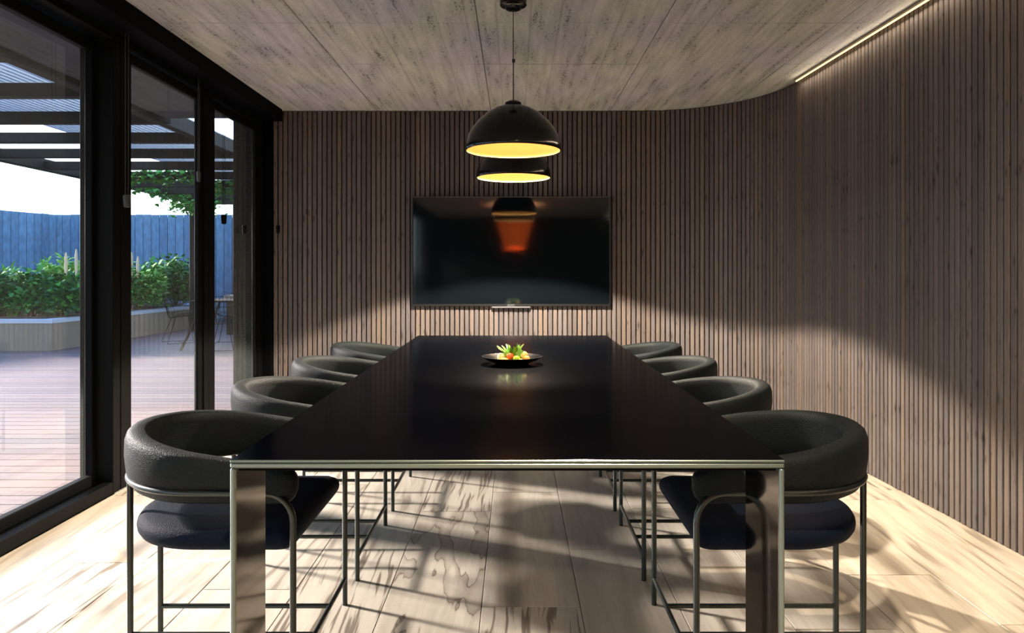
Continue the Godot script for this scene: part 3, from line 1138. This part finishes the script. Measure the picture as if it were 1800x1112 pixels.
func terrace() -> void:
	var g := struct_root("ground", "bare ground around and under the terrace", "ground")
	part("earth", boxm(V(-60, -0.5, -20), V(30, -0.22, 60), 0.01), M.ground, g)
	var dk := struct_root("deck", "reddish grey wooden terrace deck of narrow boards", "deck")
	part("joist_bed", boxm(V(-14, -0.20, -7), V(-2.3, -0.05, 17.4), 0.002), M.slat_back, dk)
	var variants := []
	for k in 6:
		variants.append(boxm(Vector3(-14, -0.035, -0.071), Vector3(-2.275, -0.01, 0.071), 0.003, 0.45, Vector2(k * 0.17, k * 0.31)))
	var k := 0
	var d := -6.5
	while d < 17.2:
		piece("deck_plank", k, variants[rng.randi() % 6], M.deck[rng.randi() % 4], dk, V(0, 0, d))
		k += 1
		d += 0.147
	# pergola over it
	var p := thing("pergola", "dark timber pergola of crossbeams on posts over the terrace", "pergola")
	part("outer_beam", boxm(V(-6.17, 2.50, -6), V(-6.31, 2.64, 14.95), 0.004), M.beam, p)
	part("wall_plate", boxm(V(-3.13, 2.48, REAR), V(-3.22, 2.62, 14.95), 0.004), M.beam, p)
	k = 0
	for i in range(-10, 11):
		var dd := 4.70 + i * 1.01
		piece("crossbeam", k, boxm(V(-6.17, 2.50, dd - 0.05), V(-3.22, 2.605, dd + 0.05), 0.004), M.beam, p)
		k += 1
	for dd in [1.2, 14.4]:
		part("post", boxm(V(-6.205, -0.01, dd - 0.055), V(-6.315, 2.5, dd + 0.055), 0.006), M.beam, p)
	# corrugated bluish sheet roofing the half nearer the house
	var rows := []
	for i in 105:
		var x := lerpf(-4.74, -3.14, i / 104.0)
		var y := 2.63 + 0.010 * sin(i * PI / 2.0)
		rows.append(PackedVector3Array([V(x, y, -5.5), V(x, y, 14.95), V(x, y + 0.003, 14.95), V(x, y + 0.003, -5.5)]))
	var poly := flat(Color(0.36, 0.50, 0.68, 0.62), 0.3)
	poly.transparency = BaseMaterial3D.TRANSPARENCY_ALPHA
	part("roof_sheet", Shape.new().loft(rows).mesh(60.0), poly, p)
	# fences: far one square to the view, side one running back towards the house
	var boards := []
	for q in 8:
		boards.append(slat_mesh(0.176, 2.46, 0.024, q * 2, -0.1))
	var ff := thing("fence", "tall blue-grey board fence closing the far end of the terrace", "fence")
	part("backing", boxm(V(-10.6, -0.1, 17.032), V(-3.0, 2.40, 17.045), 0.002), M.slat_back, ff)  # added dark sheet, makes the gaps between the boards dark
	part("rail", boxm(V(-10.6, 0.4, 17.045), V(-3.0, 0.5, 17.10), 0.004), M.fence[1], ff)
	part("rail", boxm(V(-10.6, 1.9, 17.045), V(-3.0, 2.0, 17.10), 0.004), M.fence[1], ff)
	k = 0
	var x := -10.5
	while x < -3.5:
		piece("fence_board", k, boards[rng.randi() % 8], M.fence[rng.randi() % 4], ff, V(x, rng.randf() * 0.012, 17.03))
		k += 1
		x += 0.186
	var sf := thing("fence", "tall blue-grey board fence along the left side of the terrace", "fence")
	var a := Vector2(-10.55, 17.0)
	var dir := Vector2(-0.30, -1.0).normalized()
	k = 0
	var turn := atan2(-dir.y, -dir.x)
	var run := 0.1
	while run < 17.0:
		var q := a + dir * run
		piece("fence_board", k, boards[rng.randi() % 8], M.fence[rng.randi() % 4], sf, V(q.x, rng.randf() * 0.012, q.y), turn)
		k += 1
		run += 0.186
	var sb := []
	for e in [a - dir * 0.1, a + dir * 17.0]:
		var row := PackedVector3Array()
		for q in [[-0.003, -0.1], [-0.003, 2.40], [-0.016, 2.40], [-0.016, -0.1]]:
			row.append(V(e.x - dir.y * q[0], q[1], e.y + dir.x * q[0]))
		sb.append(row)
	part("backing", Shape.new().loft(sb).mesh(20.0), M.slat_back, sf)  # dark sheet added behind the side boards to close their gaps
	for y in [0.45, 1.95]:
		var r0 := a
		var r1 := a + dir * 17.0
		var off := Vector2(-0.02, 0.005)
		part("rail", Shape.new().tube([V(r0.x + off.x, y, r0.y), V(r1.x + off.x, y, r1.y)], 0.03, 4).mesh(), M.fence[1], sf)
	# dark clad wing of the house beyond the room
	var w := thing("house_wing", "dark brown boarded wing of the house at the terrace end", "building")
	part("wall", boxm(V(-5.72, -0.1, 15.03), V(-2.4, 2.9, 16.95), 0.01), M.slat_back, w)
	k = 0
	x = -5.68
	var cb := boxm(Vector3(-0.043, 0, 0), Vector3(0.043, 2.75, 0.03), 0.004)
	while x < -2.5:
		piece("cladding_board", k, cb, M.clad, w, V(x, 0, 15.03))
		k += 1
		x += 0.1
	var st := thing("garden_counter", "garden counter with pale worktop and pale flue by the dark wing", "counter", V(-5.05, -0.01, 14.0))
	part("base", boxm(Vector3(-0.30, 0, -0.3), Vector3(0.5, 0.60, 0.3), 0.01), M.clad, st)
	part("worktop", boxm(Vector3(-0.33, 0.60, -0.33), Vector3(0.53, 0.73, 0.33), 0.01), M.stone, st)
	part("firebox", boxm(Vector3(-0.16, 0.73, -0.2), Vector3(0.45, 0.95, 0.2), 0.01), M.frame_dark, st)
	part("flue", boxm(Vector3(-0.16, 0.95, -0.12), Vector3(0.06, 1.45, 0.12), 0.01), M.stone, st)


func prism(sh: Shape, poly: Array, y0: float, y1: float, flare: float, centre: Vector2) -> void:
	var lo := PackedVector3Array()
	var hi := PackedVector3Array()
	for p in poly:
		var q: Vector2 = centre + (p - centre) * (1.0 + flare)
		lo.append(V(p.x, y0, p.y))
		hi.append(V(q.x, y1, q.y))
	sh.loft([lo, hi])


func leaf_mesh(l: float, w: float) -> ArrayMesh:
	var s := Shape.new()
	var rows := []
	for j in 4:
		var u := j / 3.0
		var ww: float = w * [0.15, 1.0, 0.75, 0.05][j]
		var c := Vector3(0, 0.12 * l * sin(u * PI), u * l)
		rows.append(PackedVector3Array([c + Vector3(-ww, 0.15 * ww, 0), c + Vector3(0, -0.002, 0), c + Vector3(ww, 0.15 * ww, 0), c + Vector3(0, 0.001, 0)]))
	return s.loft(rows).mesh(60.0)


func leaves(called: String, spots: Array, mesh: Mesh, mat: Material, parent: Node, scatter := 1.0) -> void:
	var mm := MultiMesh.new()
	mm.transform_format = MultiMesh.TRANSFORM_3D
	mm.mesh = mesh
	mm.instance_count = spots.size()
	for k in spots.size():
		var b := Basis.from_euler(Vector3(rng.randf_range(-1.0, 0.6) * scatter, rng.randf() * TAU, rng.randf_range(-0.6, 0.6) * scatter))
		var s := rng.randf_range(0.7, 1.25)
		mm.set_instance_transform(k, Transform3D(b.scaled(Vector3(s, s, s)), spots[k]))
	var o := MultiMeshInstance3D.new()
	o.name = called
	o.multimesh = mm
	o.material_override = mat
	o.set_meta("kind", "stuff")
	parent.add_child(o, true)


func shrub(label: String, at: Vector3, r: Vector3, count: int, tone: int, mesh: Mesh) -> void:
	var t := thing("shrub", label, "shrub", at, "shrubs in the planter")
	var st := Shape.new()
	var lobes := []
	for k in 9:
		var a := TAU * k / 9.0 + rng.randf() * 0.5
		var tip := Vector3(cos(a) * r.x * rng.randf_range(0.3, 0.85), r.y * rng.randf_range(0.9, 1.75), sin(a) * r.z * rng.randf_range(0.3, 0.85))
		st.tube([Vector3.ZERO + Vector3(cos(a) * 0.04, 0, sin(a) * 0.04), tip * 0.5 + Vector3(0, 0.06, 0), tip], 0.010, 5)
		lobes.append(tip)
	part("stem", st.mesh(60.0), M.stem, t)
	var a1 := []
	var a2 := []
	for k in count:
		var lobe: Vector3 = lobes[rng.randi() % 9]
		var q := Vector3(rng.randfn(), rng.randfn(), rng.randfn()).normalized() * pow(rng.randf(), 0.45)
		var p := lobe * Vector3(1, rng.randf_range(0.25, 1.0), 1) + q * Vector3(r.x * 0.50, r.y * 0.42, r.z * 0.50)
		p.y = maxf(p.y, 0.05)
		(a1 if rng.randf() < 0.6 else a2).append(p)
	leaves("foliage", a1, mesh, M.leafs[tone], t)
	leaves("young_foliage", a2, mesh, M.leafs[2 if tone == 1 else 1], t)


func garden() -> void:
	# raised planting bed with flaring pale stone sides
	var pl := thing("planter", "long angular pale concrete planter around the terrace edge", "planter")
	var poly := [Vector2(-13.0, 10.9), Vector2(-6.85, 10.9), Vector2(-6.66, 15.2), Vector2(-7.2, 16.6), Vector2(-13.0, 16.6)]
	var outer := Shape.new()
	var c := Vector2(-10.0, 13.8)
	prism(outer, poly, -0.01, 0.40, 0.02, c)
	part("wall", outer.mesh(20.0), M.stone, pl)
	var big := []
	for p in poly:
		big.append(c + (p - c) * 1.024)
	var rim := Shape.new()
	prism(rim, big, 0.40, 0.455, 0.0, c)
	part("rim", rim.mesh(20.0), M.stone_top, pl)
	var so := Shape.new()
	var small := []
	for p in poly:
		small.append(c + (p - c) * 0.95)
	prism(so, small, 0.455, 0.475, 0.0, c)
	part("soil", so.mesh(20.0), M.soil, pl)
	var lf := leaf_mesh(0.10, 0.032)
	var y := 0.47
	var row := [
		["round dark green shrub at the left end of the planter", -8.45, 11.5, Vector3(0.50, 0.36, 0.45), 0],
		["dark green shrub second from the left along the planter", -7.95, 11.5, Vector3(0.42, 0.36, 0.45), 3],
		["low dense green shrub under the tall feathery plant", -7.5, 11.5, Vector3(0.40, 0.32, 0.42), 0],
		["green shrub at the near corner of the planter", -7.12, 11.6, Vector3(0.40, 0.37, 0.45), 3],
		["leafy shrub behind the near corner of the planter", -7.2, 12.6, Vector3(0.48, 0.46, 0.45), 1],
		["bright green shrub seen through the middle window, left one", -7.25, 13.2, Vector3(0.5, 0.44, 0.5), 0],
		["bright green shrub seen through the middle window, next to the dark post", -7.15, 14.1, Vector3(0.5, 0.50, 0.5), 1],
		["dark green shrub between the dark post and house wing", -7.0, 15.2, Vector3(0.5, 0.52, 0.5), 3],
	]
	for q in row:
		shrub(q[0], V(q[1], y, q[2]), q[3], 2600, q[4], lf)
	# feathery bamboo-like plants
	var fine := leaf_mesh(0.15, 0.018)
	var fk := 0
	for q in [["tall feathery light green plant rising above the planter shrubs", -7.25, 11.9, 1.12, 8], ["short arching feathery plant at left above the shrubs", -7.75, 11.75, 0.88, 5]]:
		var t := thing("feathery_plant", q[0], "plant", V(q[1], y, q[2]), "feathery plants in the planter")
		for k in q[4]:
			var a: float = TAU * k / float(q[4]) + 0.4
			var path := []
			var sp := []
			for j in 8:
				var u := j / 7.0
				path.append(Vector3(cos(a) * 0.36 * u * u, q[3] * (u - 0.18 * u * u * u) * (0.8 + 0.25 * ((k * 3) % 4) / 4.0), sin(a) * 0.28 * u * u))
			part("stem", Shape.new().tube(path, 0.006, 5).mesh(60.0), M.leafs[2], t)
			for i in 60:
				var u := rng.randf_range(0.3, 1.0) * 7.0
				var b := int(minf(u, 6.0))
				sp.append((path[b] as Vector3).lerp(path[b + 1], clampf(u - b, 0, 1)) + Vector3(rng.randfn(), rng.randfn(), rng.randfn()) * 0.025)
			leaves("frond" if k == 0 else "frond_%03d" % k, sp, fine, M.leafs[2], t)
		fk += 1
	# pale plumes
	for q in [["pale plume seen just left of the near dark post, shorter one", -7.02, 11.55, 1.42], ["white plume partly hidden by the near dark post", -6.83, 11.5, 1.47], ["white plume rising at the left in the middle window, taller one", -6.90, 13.3, 1.47], ["white plume in the middle window, shorter right one", -6.84, 13.4, 1.40]]:
		var t := thing("plume_grass", q[0], "grass", V(q[1], y, q[2]), "pale plumes above the shrubs")
		var h: float = q[3] - y
		part("stalk", Shape.new().tube([Vector3.ZERO, Vector3(0.01, h * 0.8, 0)], 0.005, 6).mesh(), M.stem, t)
		part("plume", Shape.new().lathe([Vector2(0.012, h * 0.62), Vector2(0.019, h * 0.70), Vector2(0.024, h * 0.84), Vector2(0.019, h * 0.95), Vector2(0.008, h * 1.04)], Vector3(0.01, 0, 0), 14).mesh(60.0), M.plume, t)
	# climber on the pergola
	var vine := thing("climbing_vine", "leafy climber trailing along the pergola beam and dark post", "vine")
	var sp := []
	var vp := []
	for k in 40:
		var u := k / 39.0
		vp.append(V(-6.08 + 0.03 * sin(k * 1.3), 2.50 + 0.03 * sin(k * 0.9), lerpf(11.9, 14.9, u)))
	part("stem", Shape.new().tube(vp, 0.009, 5).mesh(60.0), M.stem, vine)
	var tp := []
	for k in 30:
		tp.append(V(-6.26 + 0.075 * cos(k * 0.7), lerpf(0.0, 2.5, k / 29.0), 14.4 + 0.075 * sin(k * 0.7)))
	for k in 260:
		var c0: Vector3 = vp[rng.randi() % 40]
		sp.append(c0 + Vector3(rng.randfn() * 0.06, rng.randfn() * 0.05 - 0.01, rng.randfn() * 0.12))
	for k in 520:
		var c1 := V(-6.15 + rng.randfn() * 0.17, 2.44 + rng.randfn() * 0.10, 14.1 + rng.randfn() * 0.3)
		sp.append(c1)
	for k in 350:
		sp.append(V(rng.randf_range(-5.65, -4.65), 2.52 + rng.randfn() * 0.045, 10.78 + rng.randfn() * 0.10))
		sp.append(V(rng.randf_range(-5.0, -4.1), 2.48 + rng.randfn() * 0.06, 11.80 + rng.randfn() * 0.10))
	leaves("leaves", sp, leaf_mesh(0.09, 0.035), M.leafs[1], vine)


func garden_furniture() -> void:
	var t := thing("garden_table", "thin dark outdoor table on splayed legs seen through the windows", "table", V(-4.33, -0.01, 11.35))
	part("tabletop", boxm(Vector3(-0.46, 0.715, -0.45), Vector3(0.72, 0.74, 0.45), 0.006), M.clad, t)
	for qx in [-1, 1]:
		for qz in [-1, 1]:
			part("leg", Shape.new().tube([Vector3(0.05 + qx * 0.66, 0.0, qz * 0.42), Vector3(0.05 + qx * 0.36, 0.715, qz * 0.30)], 0.020, 8).mesh(), M.frame_dark, t)
	var proto := wire_chair()
	var spots := [[-5.50, 12.2, 2.2, "black wire garden chair left of the outdoor table"], [-4.65, 12.15, 0.2, "black wire garden chair behind the outdoor table"], [-4.35, 10.85, 3.4, "black wire garden chair in front of the outdoor table"], [-3.75, 12.25, -0.5, "black wire garden chair at right behind the outdoor table"]]
	for k in spots.size():
		var c := proto
		if k > 0:
			c = proto.duplicate()
			c.name = numbered("wire_chair")
			add_child(c, true)
		c.position = V(spots[k][0], -0.01, spots[k][1])
		c.rotation.y = spots[k][2]
		c.set_meta("label", spots[k][3])


func wire_chair() -> Node3D:
	var t := thing("wire_chair", "x", "chair", Vector3.ZERO, "wire garden chairs")
	var at := func(u: float, w: float) -> Vector3:                # shell: u along seat then up the back, w across
		var half := 0.25 * (1.0 - 0.25 * u * u)
		var x := w * half
		if u < 0.5:
			var s := u / 0.5
			return Vector3(x, 0.45 - 0.04 * s + 0.06 * w * w, 0.23 - 0.42 * s)
		var s2 := (u - 0.5) / 0.5
		return Vector3(x, 0.41 + 0.40 * s2 + 0.02 * w * w, -0.19 - 0.10 * s2 + 0.06 * w * w)
	var sh := Shape.new()
	for i in 9:
		var p := []
		for k in 11:
			p.append(at.call(k / 10.0, -1.0 + i / 4.0))
		sh.tube(p, 0.003, 4)
	for i in 11:
		var p := []
		for k in 9:
			p.append(at.call(i / 10.0, -1.0 + k / 4.0))
		sh.tube(p, 0.003, 4)
	part("wire_shell", sh.mesh(60.0), M.frame_dark, t)
	for q in [-1, 1]:
		part("leg", Shape.new().tube([Vector3(q * 0.16, 0.42, 0.14), Vector3(q * 0.24, 0.008, 0.24), Vector3(q * 0.24, 0.008, -0.26), Vector3(q * 0.15, 0.41, -0.12)], 0.006, 6).mesh(60.0), M.frame_dark, t)
	part("stretcher", Shape.new().tube([Vector3(-0.24, 0.012, -0.02), Vector3(0.24, 0.012, -0.02)], 0.005, 6).mesh(), M.frame_dark, t)
	return t
